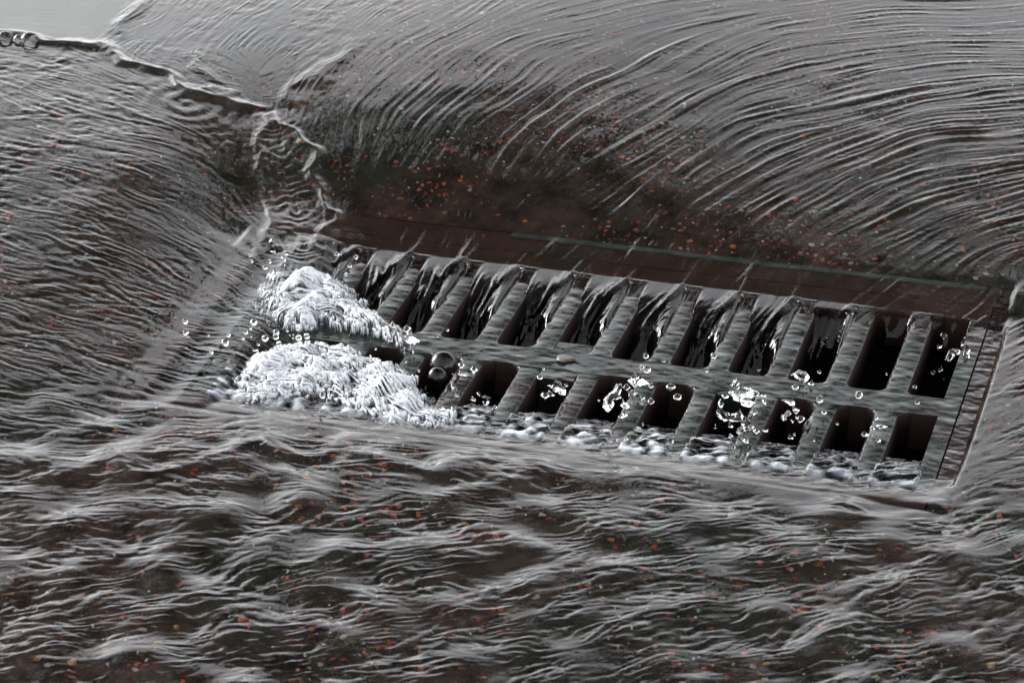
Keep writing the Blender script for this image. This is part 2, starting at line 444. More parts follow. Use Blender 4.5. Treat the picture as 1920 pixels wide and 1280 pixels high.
add_ridge([(-60,70),(60,74),(190,96),(280,130),(360,172),(430,188),(512,212)], .0027, .006, .0002, .005, (.01, .02))
add_ridge([(290,-20),(240,40),(205,90)], .0013, .007, .0001, .005)
add_ridge([(720,60),(630,120),(570,165),(522,208)], .0014, .008, .0001, .006, (.08, .02), -1)
add_ridge([(330,95),(390,140),(430,185)], .0012, .005, .00012, .005)
add_ridge([(505,212),(560,262),(598,312),(612,380),(618,470)], .0023, .005, .00016, .005, (.01, .01), -1)
add_ridge([(492,212),(490,300),(498,380),(512,470)], .0017, .006, .00014, .005, (.01, .01))
d, side, al, L = seg_dist([(505,215),(530,300),(555,400),(565,490)])
RIP += np.exp(-(d / .022) ** 2) * sstep(0, .03, al) * (.0020 + .00032 * np.cos(2 * np.pi * (al / .0125 + 1.2 * d / .0125) + 3 * wob / .004) * np.exp(-(d / .018) ** 2) + .00012 * band((NY, NX), 9))
d, side, al, L = seg_dist([(0,905),(250,885),(420,850),(640,845),(860,880),(1000,890)])
RIP += .0022 * np.exp(-((d * side + wob * 2) / .012) ** 2) * sstep(0, .1, al)
for cx, cy_, r, a in ((350, 195, .036, .0004), (150, 240, .022, .0002), (735, 1090, .016, .0004)):
    c = atg(cx, cy_); rr = np.hypot(GX - c.x, GY - c.y) + wob * .3
    RIP += a * np.cos(2 * np.pi * rr / (.42 * r)) * np.exp(-(rr / r) ** 2)

# the still film over the slab
SLABP = [(-500,-140),(-500,30),(-200,52),(0,64),(186,84),(262,-20),(330,-110),(345,-140)]
SLABM = sstep(-.004, .012, -poly_sdf(SLABP, GX, GY, None))
RIP *= 1 - .85 * SLABM

Zg, D = zg(GX, GY)
inside = (D <= 0)
depth = .0032 + .0082 * np.exp(-D / .05) * sstep(.0, .03, GY) * sstep(-.50, -.42, GX) + .0034 * np.exp(-D / .05) * sstep(.0, .03, GY) * (1 - sstep(-.50, -.42, GX)) + .0075 * (1 - np.exp(-D / .05)) + .0035 * np.exp(-D / .05) * (1 - sstep(-.05, .02, GY)) * (1 - sstep(-.02, .05, GX - .0))
far_side = sstep(0, .03, GY - FY1)
damp = 1 - .6 * np.exp(-D / .04) * sstep(-.01, .02, GY)
ZW = Zg + depth + RIP * damp

# over the grate
xk = GX / PITCH; k = np.ceil(-xk - 1e-6 + 0).astype(int)              # slot whose left edge is -k*PITCH
k = np.floor(-GX / PITCH + 1e-6).astype(int); k = np.where((-GX / PITCH) > k + 1e-6, k + 1, k)
u = GX + k * PITCH                                                    # 0 at the slot's left edge
in_x = (u >= 0) & (u <= SW) & (k >= 0) & (k < NS)
yn = np.full(GX.shape, YU0, np.float32); yf = np.full(GX.shape, YL1, np.float32)
for kk, v in UP_N.items(): yn[k == kk] = v
for kk, v in LO_F.items(): yf[k == kk] = v
MG = .0025
k2 = np.where(u > PITCH - MG, k - 1, k); u2 = np.where(u > PITCH - MG, u - PITCH, u)
in_w = (u2 >= -MG) & (u2 <= SW + MG) & (k2 >= 0) & (k2 < NS)
slotU = in_x & (GY <= YU1) & (GY >= yn); slotL = in_x & (GY <= yf) & (GY >= YL0)
slotU0, slotL0 = slotU, slotL
yn = np.full(GX.shape, YU0, np.float32); yf = np.full(GX.shape, YL1, np.float32)
for kk, v in UP_N.items(): yn[k2 == kk] = v
for kk, v in LO_F.items(): yf[k2 == kk] = v
slotU = in_w & (GY <= YU1) & (GY >= yn - MG); slotL = in_w & (GY <= yf + MG) & (GY >= YL0)
a_far = np.maximum(YU1 - GY, 0); from_r = np.maximum(SW - u2, 0); over_r = np.maximum(u2 - SW, 0)
wn = band((NY, NX), 12); wn2 = n3
kf = k2.astype(np.float32)
strength = np.clip(1 - (2.6 - kf) / 1.0, .0, 1)                       # little water reaches the last slots on the right
dd = np.minimum(a_far, from_r / .27 + .28 * a_far + np.maximum(a_far - .062, 0) * 1.6)
dd = np.maximum(dd + .0012 * n2 * sstep(.008, .04, dd), 0)
coef = 8 + 45 * (1 - strength)
zf = .0022 - .002 * np.minimum(dd, .03) - coef * np.maximum(dd - .020 * strength, 0) ** 2
kr = np.random.default_rng(5); RA = kr.uniform(.55, 1.25, NS + 2); RO = kr.uniform(-.003, .003, NS + 2); RS = kr.uniform(.20, .34, NS + 2)
def rope(ash, w):
    kk = np.clip(k2, 0, NS - 1); ax = YU1 - GY
    f0 = .0015 + RO[kk] * 0 + RS[kk] * ax + .0012 * n2
    return RA[kk] * np.exp(-(((SW - u2) - f0) / w) ** 2) * sstep(-.035, .004, ax) * (1 - sstep(.05, .085, ax))
zf += strength * .0026 * rope(0, .0038)
zf = zf - 2.2 * over_r * sstep(.004, .02, a_far)
zf += RIP * .4 + (.0005 * n2 + .00028 * n3) * sstep(.010, .035, dd)
b_near = np.maximum(GY - YL0, 0)
rip_near = .00055 * n2s + .0005 * wn + .00028 * n3
zn = .0040 - .06 * np.minimum(b_near, .012) - 5.5 * np.maximum(b_near - .006, 0) ** 2 + rip_near * sstep(-.015, .01, GY - YL0) * 1.1
left = np.clip((-.435 - GX) / .05, -1, 1)
zl = .0066 + .02 * left * (left < 0) - .0012 * np.sin(np.pi * np.clip(u / SW, 0, 1)) * in_x + RIP * .95
zslot = np.maximum(np.where(slotU, zf, -1), np.where(slotL, zn, -1))
zslot = np.where(GX < -.40, np.maximum(zslot, zl), zslot)
film = np.maximum.reduce([.0026 * (1 - a_far / .022) + RIP * .35,
                          .0052 * (1 - (GY - YL0 + .016) / .036) + RIP * .6 + rip_near * .25 * sstep(-.02, 0., GY - YL0),
                          zl])
tlt = sstep(-.50, -.42, GX)
film = np.where((GY > 0) | (GY < GY0), np.where(GY > 0, .0022 + .20 * GY * tlt + .0044 * (1 - tlt) + .85 * RIP, .0056 + .9 * RIP), film)
# the frame's right arm and the right rail stay bare
bare = sstep(.014, .026, GX) * sstep(-.222, -.175, GY) * (1 - sstep(-.055, .018, GY))
film = film + (GY > 0) * .0008 * strength * rope(0, .0028) * in_w - .006 * bare
slot = slotU | slotL
zin = np.where(slot, zslot, film)
ZW = np.where(inside, zin, ZW)
# ease the step where ground water meets the frame
soft = blur(ZW, 1.5); rimw = np.exp(-((D) / .010) ** 2) * (D > 0) + inside * (np.minimum.reduce([GX - FX0, FX1 - GX, GY - FY0, FY1 - GY]) < .012)
ZW = np.where((rimw > .2) & ~slot, soft, ZW)
wbox = sstep(-.56, -.52, GX) * (1 - sstep(-.43, -.38, GX)) * sstep(-.015, .012, GY) * (1 - sstep(.07, .12, GY))
ZW = ZW * (1 - wbox) + (blur(ZW, 14) + .85 * RIP) * wbox
cut = np.where(slotU, .006 + .036 * strength, .034) + .008 * wn
keepv = np.where(slot & inside, ZW > -cut, ZW > np.where(inside, -.004, -1))
keep = keepv[:-1, :-1] & keepv[1:, :-1] & keepv[:-1, 1:] & keepv[1:, 1:]
fl = lic(band((NY, NX), 5.0), 8 * np.ones_like(LS), 2, 8)
KA = np.array([.55, .5, .55, .9, 1, .95, 1, .8, .8, .8, .8, .8, .8]); KAMP = KA[np.clip(k2, 0, NS - 1)]
lipb = np.exp(-((GY - YL0 - .001 - .0015 * wn) / .0045) ** 2)
foam = (slotL | ((GY > YL0 - .006) & (GY < YL0 + .001) & in_x)) * KAMP * np.clip(.75 * lipb * np.clip(.6 + .5 * wn, 0, 1) + sstep(.0, .006, b_near) * (1 - sstep(.035, .05, b_near)) * sstep(.5, 1.6, .8 * fl + .5 * wn), 0, .9)
foam = blur(foam.astype(np.float32), .8)
foam = np.where(GX < -.44, 0, foam)
# patch the fine sheet into a wide one
def stretch(c, lo, hi):
    a = c[0] - np.geomspace(.004, c[0] - lo, 34)[::-1]; b = c[-1] + np.geomspace(.004, hi - c[-1], 34)
    return np.concatenate([a, c, b]).astype(np.float32)
wx, wy = stretch(gx, -6, 6), stretch(gy, -6, 8)
WX, WY = np.meshgrid(wx, wy)
zz, dd_ = zg(WX, WY); WZ = zz + .0103
WZ[34:-34, 34:-34] = ZW
K = np.ones((len(wy) - 1, len(wx) - 1), bool); K[34:-34, 34:-34] = keep
FO = np.zeros(WX.shape, np.float32); FO[34:-34, 34:-34] = foam
water = grid_mesh('water', WX, WY, WZ, M_WATER, K, attr={'foam': FO}); tag(water, kind='structure')

# ------------------------------------------------------------------ ground
ex = np.unique(np.concatenate([np.linspace(-1.1, .3, 141), [FX0, FX1], -1.1 - np.geomspace(.02, 60, 24), .3 + np.geomspace(.02, 60, 24)]))
ey = np.unique(np.concatenate([np.linspace(-.8, .8, 161), [FY0, FY1], -.8 - np.geomspace(.02, 40, 24), .8 + np.geomspace(.02, 120, 24)]))
EX, EY = np.meshgrid(ex, ey); EZ, _ = zg(EX, EY); EZ = np.minimum(EZ, .2)
mx_ = .5 * (EX[1:, 1:] + EX[:-1, :-1]); my_ = .5 * (EY[1:, 1:] + EY[:-1, :-1])
hole = (mx_ > FX0) & (mx_ < FX1) & (my_ > FY0) & (my_ < FY1)
tag(grid_mesh('ground', EX, EY, EZ, M_GROUND, ~hole), kind='structure')

# the smooth slab in the far corner, its edge a step in the bed
def slab():
    rim = [atg(*p) for p in [(-700,-10),(-200,50),(0,62),(186,82),(262,-22),(330,-115),(420,-240)]]
    rim = [(p.x, p.y) for p in rim] + [(rim[-1].x - .3, rim[-1].y + 1.2), (rim[0].x - 1.5, rim[0].y + .6)]
    z = [float(zg(np.array(x), np.array(y))[0]) for x, y in rim]
    n = len(rim)
    v = [(x, y, zz + .0065) for (x, y), zz in zip(rim, z)] + [(x, y, zz - .05) for (x, y), zz in zip(rim, z)]
    f = [tuple(range(n))] + [(i, i + n, (i + 1) % n + n, (i + 1) % n) for i in range(n)]
    o = mk('paving_slab', v, f, M_SLAB, smooth=False)
    bm = bmesh.new(); bm.from_mesh(o.data); bmesh.ops.recalc_face_normals(bm, faces=bm.faces); bm.to_mesh(o.data); bm.free()
    return tag(o, kind='structure')
slab()
def joint():  # dark strip along the slab's joint, the joint's shadow put into its brown
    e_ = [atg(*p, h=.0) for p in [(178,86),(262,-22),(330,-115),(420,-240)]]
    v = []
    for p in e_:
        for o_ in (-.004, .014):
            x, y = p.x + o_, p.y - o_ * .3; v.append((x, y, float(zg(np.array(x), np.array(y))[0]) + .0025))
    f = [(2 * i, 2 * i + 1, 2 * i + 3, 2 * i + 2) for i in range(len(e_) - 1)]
    tag(mk('paving_joint_shadow', v, f, mat_simple('shadowed_joint', (.006, .0035, .0028), (.003, .002, .0018), 60, rough=.8, spec=0), smooth=False), kind='structure')
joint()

# ------------------------------------------------------------------ the drain
drain = bpy.data.objects.new('storm_drain', None); COL.objects.link(drain)
drain.location = (0, 0, 0); drain.empty_display_size = .1
tag(drain, 'long cast iron drain grate with two rows of slots, half covered by running water', 'drain grate')

def ring(x0, x1, y0, y1, X0, X1, Y0, Y1, zt, zb):
    inn = [(x0, y0), (x1, y0), (x1, y1), (x0, y1)]; o_ = [(X0, Y0), (X1, Y0), (X1, Y1), (X0, Y1)]
    v = [(*p, zt) for p in inn] + [(*p, zt) for p in o_] + [(*p, zb) for p in inn] + [(*p, zb) for p in o_]
    f = []
    for i in range(4):
        j = (i + 1) % 4
        f += [(i, i + 4, j + 4, j), (i, j, j + 8, i + 8), (i + 4, i + 12, j + 12, j + 4), (i + 8, j + 8, j + 12, i + 12)]
    return v, f
e = .0011
fr = mk('frame', *merge([box(GX1 + e, FX1 + .001, -.232, FY1 - .008, -.10, -.0004)]), M_FRAME, drain, False)
fr2 = mk('frame_arm', *merge([box(FX0, GX1 + e, GY1 + e, FY1 - .008, -.10, -.0004), box(FX0, -.315, FY1 - .008, FY1, -.10, -.0006), box(-.315, FX1, FY1 - .008, FY1 - .006, -.10, -.0006), box(FX1 - .02, FX1 + .001, FY1 - .006, FY1, -.10, -.0006), box(FX0, GX0 - e, GY0 - e, GY1 + e, -.10, -.0004)]), M_SUNK, fr, False)
fr3 = mk('frame_arm', *merge([box(FX0, FX1, FY0, GY0 - e, -.10, -.0016), box(GX1 + e, FX1, GY0 - e, -.232, -.10, -.0016)]), M_GROUND, fr, False)
lip = mk('frame_rim', *merge([box(-.315, FX1 - .02, FY1 - .006, FY1, -.10, .0012)]), M_MOSS, fr, False)
def bevel(o, wdt, seg=2):
    b = o.modifiers.new('bevel', 'BEVEL'); b.width = wdt; b.segments = seg; b.limit_method = 'ANGLE'
for o in (lip,): bevel(o, .0012)
lip['label'] = 'greenish rim along the far edge of the frame'
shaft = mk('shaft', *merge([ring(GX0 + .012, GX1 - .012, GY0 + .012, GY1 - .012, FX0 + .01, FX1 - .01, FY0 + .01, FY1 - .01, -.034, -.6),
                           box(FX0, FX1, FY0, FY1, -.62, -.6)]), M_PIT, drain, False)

TH = .026
def loft(sections):
    n = len(sections[0]); V = [p for s in sections for p in s]; F = []
    for i in range(len(sections) - 1):
        for j in range(n):
            a, b = i * n + j, i * n + (j + 1) % n
            F.append((a, a + n, b + n, b))
    F.append(tuple(range(n))); F.append(tuple(range((len(sections) - 1) * n, len(sections) * n))[::-1])
    return V, F
# rails: far rail, middle rib, near rail, two end rails
tx = .0005
rails = merge([box(GX0, GX1, YL1, YU0, -TH, 0), box(SW, GX1, YU0, YU1, -TH, 0), box(SW, GX1, YL0, YL1, -TH, 0)])
grate = mk('grate', *rails, M_IRON, drain, False); grate.data.materials.append(M_SIDE)
for p_ in grate.data.polygons:
    if abs(p_.normal.z) < .5: p_.material_index = 1
for b_ in (box(GX0, GX1, YU1, GY1, -TH, 0), box(GX0, GX1, GY0, YL0, -TH, 0), box(GX0, -(NS - 1) * PITCH, YU0, YU1, -TH, 0), box(GX0, -(NS - 1) * PITCH, YL0, YL1, -TH, 0)):
    mk('rail', *b_, M_SUNK, grate, False)
def bar(kx, y0, y1, mat):
    xc = -kx * PITCH - (PITCH - SW) / 2; hw0 = (PITCH - SW) / 2; r = .0075
    ys = sorted(set([y0, y1] + [y0 + r * t for t in (.12, .3, .5, .75, 1)] + [y1 - r * t for t in (.12, .3, .5, .75, 1)] + [y0 + (y1 - y0) * t for t in (.25, .4, .55, .7, .85)]))
    secs = []
    for y in ys:
        q = max(0, 1 - min(y - y0, y1 - y) / r); fl = r * (1 - math.sqrt(max(0, 1 - q * q)))
        hw = hw0 + fl * .98; bv = .0022
        wz = .0006 * mnoise.noise((kx * 3.1, y * 60, 1)); wx_ = .0009 * mnoise.noise((kx * 1.7, y * 25, 5)) * (1 - q)
        x = xc + wx_
        if q > .98: wz = 0
        dn = TH if q > .9 else TH
        secs.append([(x - hw * .86, y, -dn), (x + hw * .86, y, -dn), (x + hw, y, -bv), (x + hw - bv * .3, y, -bv * .3 + wz), (x + hw - bv, y, wz), (x, y, wz + .0002 * (1 - q)),
                     (x - hw + bv, y, wz), (x - hw + bv * .3, y, -bv * .3 + wz), (x - hw, y, -bv)])
    o = mk('bar', *loft(secs), mat, grate); o.data.materials.append(M_SIDE)
    for p_ in o.data.polygons:
        if abs(p_.normal.z) < .5: p_.material_index = 1
    return o
for kx in range(NS - 1):
    bar(kx, YU0, YU1, M_IRON)
    bar(kx, YL0, YL1, M_IRON)
# webs of metal left in the partly closed slots
for kx, v in UP_N.items(): mk('slot_web', *box(-kx * PITCH, -kx * PITCH + SW, YU0, v, -TH, -.0004), M_IRON, grate, False)
for kx, v in LO_F.items(): mk('slot_web', *box(-kx * PITCH, -kx * PITCH + SW, v, YL1, -TH, -.0004), M_IRON, grate, False)

# ------------------------------------------------------------------ white water
def mat_foam():
    mt, n, l, p, out = new_mat('white_water')
    a = nd(n, 'ShaderNodeAttribute', attribute_name='foam')
    p.inputs['Base Color'].default_value = (.95, .96, .97, 1); p.inputs['Transmission Weight'].default_value = 1
    p.inputs['Roughness'].default_value = .05; p.inputs['IOR'].default_value = 1.33
    f = nd(n, 'ShaderNodeBsdfPrincipled'); f.inputs['Base Color'].default_value = (.90, .93, .98, 1)
    f.inputs['Roughness'].default_value = .09; f.inputs['Specular IOR Level'].default_value = .9
    mx = n.new('ShaderNodeMixShader')
    l.new(ramp(n, l, a.outputs['Fac'], [(.31, .0), (.78, .95)]), mx.inputs[0])
    tr = n.new('ShaderNodeBsdfTranslucent'); tr.inputs[0].default_value = (.9, .93, .97, 1)
    m2 = n.new('ShaderNodeMixShader'); m2.inputs[0].default_value = .35; l.new(f.outputs[0], m2.inputs[1]); l.new(tr.outputs[0], m2.inputs[2])
    l.new(p.outputs[0], mx.inputs[1]); l.new(m2.outputs[0], mx.inputs[2]); l.new(mx.outputs[0], out.inputs[0])
    return mt
M_FOAM = mat_foam()

FG = .00045
fgx = np.arange(-.50, -.215, FG); fgy = np.arange(-.262, .02, FG)
FXX, FYY = np.meshgrid(fgx.astype(np.float32), fgy.astype(np.float32)); FS = FXX.shape
FLOWF = [(490,590,.3,-1),(500,530,.6,-.6),(560,505,1,-.08),(640,525,1,.5),(700,580,1,.8),(760,625,1,.7),(600,565,1,.05),(540,580,1,-.35),(680,605,1,.3),
         (450,690,1,.2),(520,650,1,.15),(600,660,1,.4),(700,720,1,.7),(800,765,1,.45),(560,705,1,.0),(740,690,1,.65),(640,740,1,.6),(480,740,1,-.1),(850,780,1,.1)]
Pf, Tf = plan_fields(FLOWF)
TFf = idw(Pf, Tf, .03, 8, fgx, fgy)
af = .5 * np.arctan2(TFf[..., 1], TFf[..., 0]) + .16 * band(FS, 60) + .10 * band(FS, 22)
fdx, fdy = np.cos(af).astype(np.float32), np.sin(af).astype(np.float32)
one = np.ones(FS, np.float32)
fa = lic(band(FS, 7), 55 * one, 3, 22, fdx, fdy); fb = lic(band(FS, 3.4), 26 * one, 2, 16, fdx, fdy); fc = lic(band(FS, 4.5), 40 * one, 2, 24, fdx, fdy)
fl5 = band(FS, 42); fl1, fl2, fl3, fl4 = band(FS, 16), band(FS, 26), band(FS, 70), band(FS, 9)
def mound(pix, H, label, wet):
    sd = poly_sdf(pix, FXX, FYY, .004)
    hole_ = sstep(.9, 1.5, .8 * fl2 + .6 * fl1 + .5 * fl4)
    edge = sstep(.0, .004, -sd + .0040 * fl2 + .0032 * fl1 + .0016 * fl4) * (1 - .8 * hole_)
    m_ = edge * sstep(-.006, .004, -sd)
    h = H * edge * np.sqrt(sstep(-.004, .022, -sd)) * (1 + .25 * fl3)
    turb = edge * (.00012 * fl1 + .00003 * fl4 + .00017 * fa + .00011 * fb + .0004 * fl2 + .0007 * fl5)
    Z = -.0045 + .0055 * edge + h + turb
    fo = np.clip(.50 - wet + .20 * sstep(.002, .020, -sd) - .25 * hole_ + .24 * fc + .18 * fb + .08 * fl1 + .12 * fl2 + .08 * fl3, 0, 1) * sstep(.1, .55, m_)
    kp = m_ > .03
    kp = kp[:-1, :-1] & kp[1:, :-1] & kp[:-1, 1:] & kp[1:, 1:]
    o = grid_mesh('foam_mound', FXX, FYY, Z, M_FOAM, kp, attr={'foam': fo})
    return tag(o, label, 'white water', 'white water over the left end of the grate')
mound([(474,575),(482,545),(502,520),(560,507),(625,513),(668,545),(700,580),(732,602),(778,634),(765,648),(700,624),(640,614),(600,606),(560,614),(505,606)], .010,
      'rounded upper mound of white churning water with streaks arching over it', .02)
mound([(440,692),(470,662),(520,643),(580,634),(650,645),(700,668),(745,682),(786,705),(800,745),(840,768),(875,774),(850,792),(800,800),(740,795),(690,780),(645,757),(600,735),(555,738),(505,762),(470,754),(430,742)], .007,
      'broad lower surge of white water streaming down towards the middle of the grate', -.02)

# ------------------------------------------------------------------ drops, splashes, bubbles
def blob(name, r, seed, mat, stretch=(1, 1, 1), sub=3, rough=.16):
    bm = bmesh.new(); bmesh.ops.create_icosphere(bm, subdivisions=sub, radius=r)
    for v in bm.verts:
        d = v.co.normalized(); v.co *= 1 + rough * mnoise.noise(d * 1.4 + Vector((seed * 7.3, seed * 2.1, 0)))
        v.co = Vector((v.co.x * stretch[0], v.co.y * stretch[1], v.co.z * stretch[2]))
    me = bpy.data.meshes.new(name); bm.to_mesh(me); bm.free()
    me.polygons.foreach_set('use_smooth', np.ones(len(me.polygons), bool)); me.materials.append(mat)
    o = bpy.data.objects.new(name, me); COL.objects.link(o)
    return o
MPP = .04 / 110     # metres per photo pixel near the grate
DROPS = [  # px, py, radius in px, height above the grate
 (347,602,5.5,.012,'loose drop in the air over the brown water, farthest out of the scatter'),
 (348,623,6,.012,'drop just under the farthest drop, over brown rippled water'),
 (391,629,2.5,.012,'tiny lone drop over the flooded slot'),
 (428,628,4,.014,'small drop touching the top of a larger drop'),
 (422,642,7,.014,'round drop with a smaller one on top, over the flooded slot'),
 (396,660,3.5,.01,'faint small drop low over the flooded slot'),
 (461,622,4.5,.016,'lens shaped drop flying left of the white water'),
 (476,604,6.5,.018,'clear ring shaped drop just below the upper foam mound'),
 (497,634,6.5,.02,'bright drop above the lower surge, next to a pair'),
 (518,623,6,.02,'upper drop of a pair above the lower surge'),
 (517,631,5.5,.02,'lower drop of a pair above the lower surge'),
 (523,644,5,.02,'drop below the pair, close to the lower surge'),
 (560,633,6,.022,'drop in the gap between the two mounds of foam'),
 (575,630,6,.022,'right hand drop in the gap between the two mounds of foam'),
 (604,741,6,.012,'drop hanging in the dark hollow under the surge'),
 (1012,707,5.5,.008,'flattened drop standing on the bar above a lower slot'),
 (1211,667,5.5,.012,'drop at the near corner of an upper slot, above its twin'),
 (1213,692,7,.012,'ring shaped drop on the middle rib below its twin'),
 (1244,677,3.5,.004,'small flat drop on the bar between two upper slots'),
 (1338,667,6,.010,'bluish drop at the lower right of an upper slot'),
 (1258,725,9,.004,'large clear drop inside the top of a lower slot'),
 (1270,744,8,.004,'ring of water under the large clear drop in a lower slot'),
 (1491,726,7,.006,'clear drop on the middle rib below the long white splash'),
 (1537,748,7,.012,'violet tinged drop at the top corner of a lower slot'),
 (1536,697,4,.0,'small drop inside a black upper slot'),
 (1557,722,4,.0,'lower small drop inside a black upper slot'),
 (1610,740,7,.014,'bright tailed drop landing on the middle rib'),
 (1720,755,5,.006,'flat white drop on the middle rib under the last slot'),
 (1715,725,4,.0,'glint of a drop inside the last upper slot'),
 (1545,773,5,.004,'flat drop lying on a lower bar beside a splash'),
]
for i, (px, py, r, z, lab) in enumerate(DROPS):
    o = blob('water_drop', r * MPP * .95, i, M_DROP, (1, 1, 1.05 if z > .008 else .7))
    o.location = at(px, py, z)
    tag(o, lab, 'water drop', 'drops thrown up round the grate')

for i in range(64):
    px, py = random.choice([(random.uniform(440, 640), random.uniform(600, 660)), (random.uniform(460, 560), random.uniform(470, 530)), (random.uniform(690, 850), random.uniform(610, 720)), (random.uniform(1000, 1760), random.uniform(690, 830))])
    o = blob('water_drop', random.uniform(1.3, 3.0) * MPP, 50 + i, M_DROP, (1, 1, random.uniform(.8, 1.5)), 2)
    o.location = at(px, py, random.uniform(.008, .02)); tag(o, 'tiny droplet flying over the grate among bigger drops', 'water drop', 'tiny droplets over the grate')

def splash(px, py, z, balls, label, seed):
    """a burst of liquid: metaballs fused into one skin"""
    g = random.Random(seed)
    mb = bpy.data.metaballs.new('splash_src'); mb.resolution = .0008; mb.render_resolution = .0008; mb.threshold = .18
    o = bpy.data.objects.new('splash_src%d' % seed, mb); COL.objects.link(o)
    c = at(px, py, z)
    for (x, y, n_, rad, sprd) in balls:
        q0 = at(x, y, z) - c
        for _ in range(int(n_ * 1.7)):
            el = mb.elements.new(); el.co = q0 + Vector((g.gauss(0, sprd), g.gauss(0, sprd), g.gauss(0, sprd * .7)))
            el.radius = rad * g.uniform(.35, .98)
    dg = bpy.context.evaluated_depsgraph_get(); dg.update()
    me = bpy.data.meshes.new_from_object(o.evaluated_get(dg)); me.name = 'splash'
    bpy.data.objects.remove(o); bpy.data.metaballs.remove(mb)
    me.materials.clear(); me.materials.append(M_DROP)
    me.polygons.foreach_set('use_smooth', np.ones(len(me.polygons), bool))
    s = bpy.data.objects.new('splash', me); COL.objects.link(s); s.location = c
    return tag(s, label, 'splash', 'splashes over the lower slots')
SPL = [
 (1040,740,.004,[(1045,730,12,.0042,.004),(1025,735,6,.003,.004),(1050,745,9,.003,.004),(985,760,6,.003,.004)],'glassy splash over the second clear lower slot, behind a white fan'),
 (1160,735,.004,[(1150,745,14,.0045,.005),(1190,720,14,.004,.005),(1195,745,10,.0035,.005),(1170,770,8,.003,.005),(1200,700,6,.003,.003)],'tall splash of glassy beads climbing the edge of a lower slot'),
 (1395,750,.006,[(1380,742,16,.0042,.005),(1410,745,16,.004,.005),(1400,790,14,.004,.005),(1350,775,8,.004,.004),(1395,815,12,.004,.005)],'largest splash, filling a lower slot with tangled beads'),
 (1495,785,.002,[(1485,780,10,.0042,.004),(1505,790,14,.0042,.005),(1465,765,6,.003,.004),(1515,805,8,.003,.004)],'curl of white water across the middle of a lower slot'),
 (1645,800,.004,[(1645,800,10,.0032,.004),(1652,806,8,.003,.004),(1638,815,8,.003,.004)],'little splash running down the last lower bar'),
 (1750,815,.004,[(1755,820,8,.003,.003),(1750,775,8,.0026,.004),(1742,765,6,.0024,.003)],'thin splash on the right wall of the last lower slot'),
 (860,685,.008,[(850,665,10,.0034,.006),(872,690,12,.0034,.005),(845,715,10,.004,.006),(880,705,6,.003,.004)],'ragged splash beside the pair of dark bubbles'),
 (890,745,.0,[(885,745,8,.003,.003),(915,750,10,.003,.004),(935,755,8,.003,.004)],'splash low in the leftmost clear lower slot'),
 (1785,640,-.004,[(1790,625,14,.0036,.005),(1795,650,12,.0036,.006),(1790,675,12,.0036,.006),(1780,690,8,.003,.005)],'cascade of bright water down the right side of the last upper slot'),
 (1560,600,-.006,[(1575,590,10,.0034,.005),(1560,605,10,.003,.006),(1545,620,8,.003,.006)],'thin glints of water in the top of a black upper slot'),
 (1500,715,.003,[(1490,703,8,.003,.003),(1505,712,8,.0034,.003),(1480,700,6,.0026,.002)],'long white splash at the near end of an upper slot'),
 (1440,692,-.002,[(1440,690,10,.003,.004),(1425,700,8,.0026,.004)],'loop of water in the near end of an upper slot'),
 (785,640,.006,[(760,625,10,.004,.004),(740,610,8,.0035,.004),(775,640,8,.003,.004)],'glassy snout of water at the tip of the upper mound'),
 (505,475,.012,[(505,462,10,.003,.005),(515,480,12,.003,.006),(490,485,8,.003,.005)],'spiky splash at the back of the upper mound'),
 (655,495,.010,[(655,485,10,.003,.005),(648,505,10,.003,.005)],'upright splash where the far water meets the upper mound'),
]
for i, a in enumerate(SPL): splash(*a, seed=i + 3)

def bubble(px, py, r, z, lab):
    bm = bmesh.new(); bmesh.ops.create_uvsphere(bm, u_segments=40, v_segments=24, radius=r)
    geo = [f for f in bm.faces if f.calc_center_median().z < -.25 * r]; bmesh.ops.delete(bm, geom=geo, context='FACES')
    me = bpy.data.meshes.new('bubble'); bm.to_mesh(me); bm.free()
    me.polygons.foreach_set('use_smooth', np.ones(len(me.polygons), bool)); me.materials.append(M_BUB)
    o = bpy.data.objects.new('bubble', me); COL.objects.link(o); o.location = at(px, py, z)
    return tag(o, lab, 'bubble', 'bubbles riding on the water')
bubble(832,684,.0095,.003,'large dark bubble with a bright cap beside the lower surge')
bubble(820,706,.0065,.003,'smaller grey bubble in front of the large dark one')
def wz(px, py):
    return atg(px, py, .010).z
bubble(56,80,.0085,wz(56,80),'clear bubble at the end of the row by the slab edge')
bubble(36,78,.0055,wz(36,78),'small bubble squeezed between two larger ones by the slab edge')
bubble(10,76,.0075,wz(10,76),'bubble at the outer end of the row by the slab edge')

# ------------------------------------------------------------------ loose stones, leaf, twig
def mat_col(name, c):
    return mat_simple(name, tuple(q * .75 for q in c), c, 300, rough=.6, spec=.2)
STONE = {'orange': mat_col('orange_stone', (.24, .060, .021)), 'red': mat_col('red_stone', (.13, .026, .02)), 'ochre': mat_col('ochre_stone', (.17, .10, .034)), 'white': mat_col('pale_stone', (.30, .285, .25))}
def stone(px, py, rpx, colr, lab, group='loose stone chips on the bed'):
    q = atg(px, py, .002); z = q.z - .002
    s = MPP * rpx
    o = blob('stone_chip', s, px * .013 + py, STONE[colr], (random.uniform(.9, 1.3), random.uniform(.8, 1.5), .55), 3, .5)
    o.location = (q.x, q.y, z + s * .2); o.rotation_euler.z = random.uniform(0, 6)
    return tag(o, lab, 'stone', group)
stone(1776,1001,8,'white','pale oval pebble alone in the near right water', None)
stone(1241,946,5,'orange','single bright orange pebble just below the grate', None)
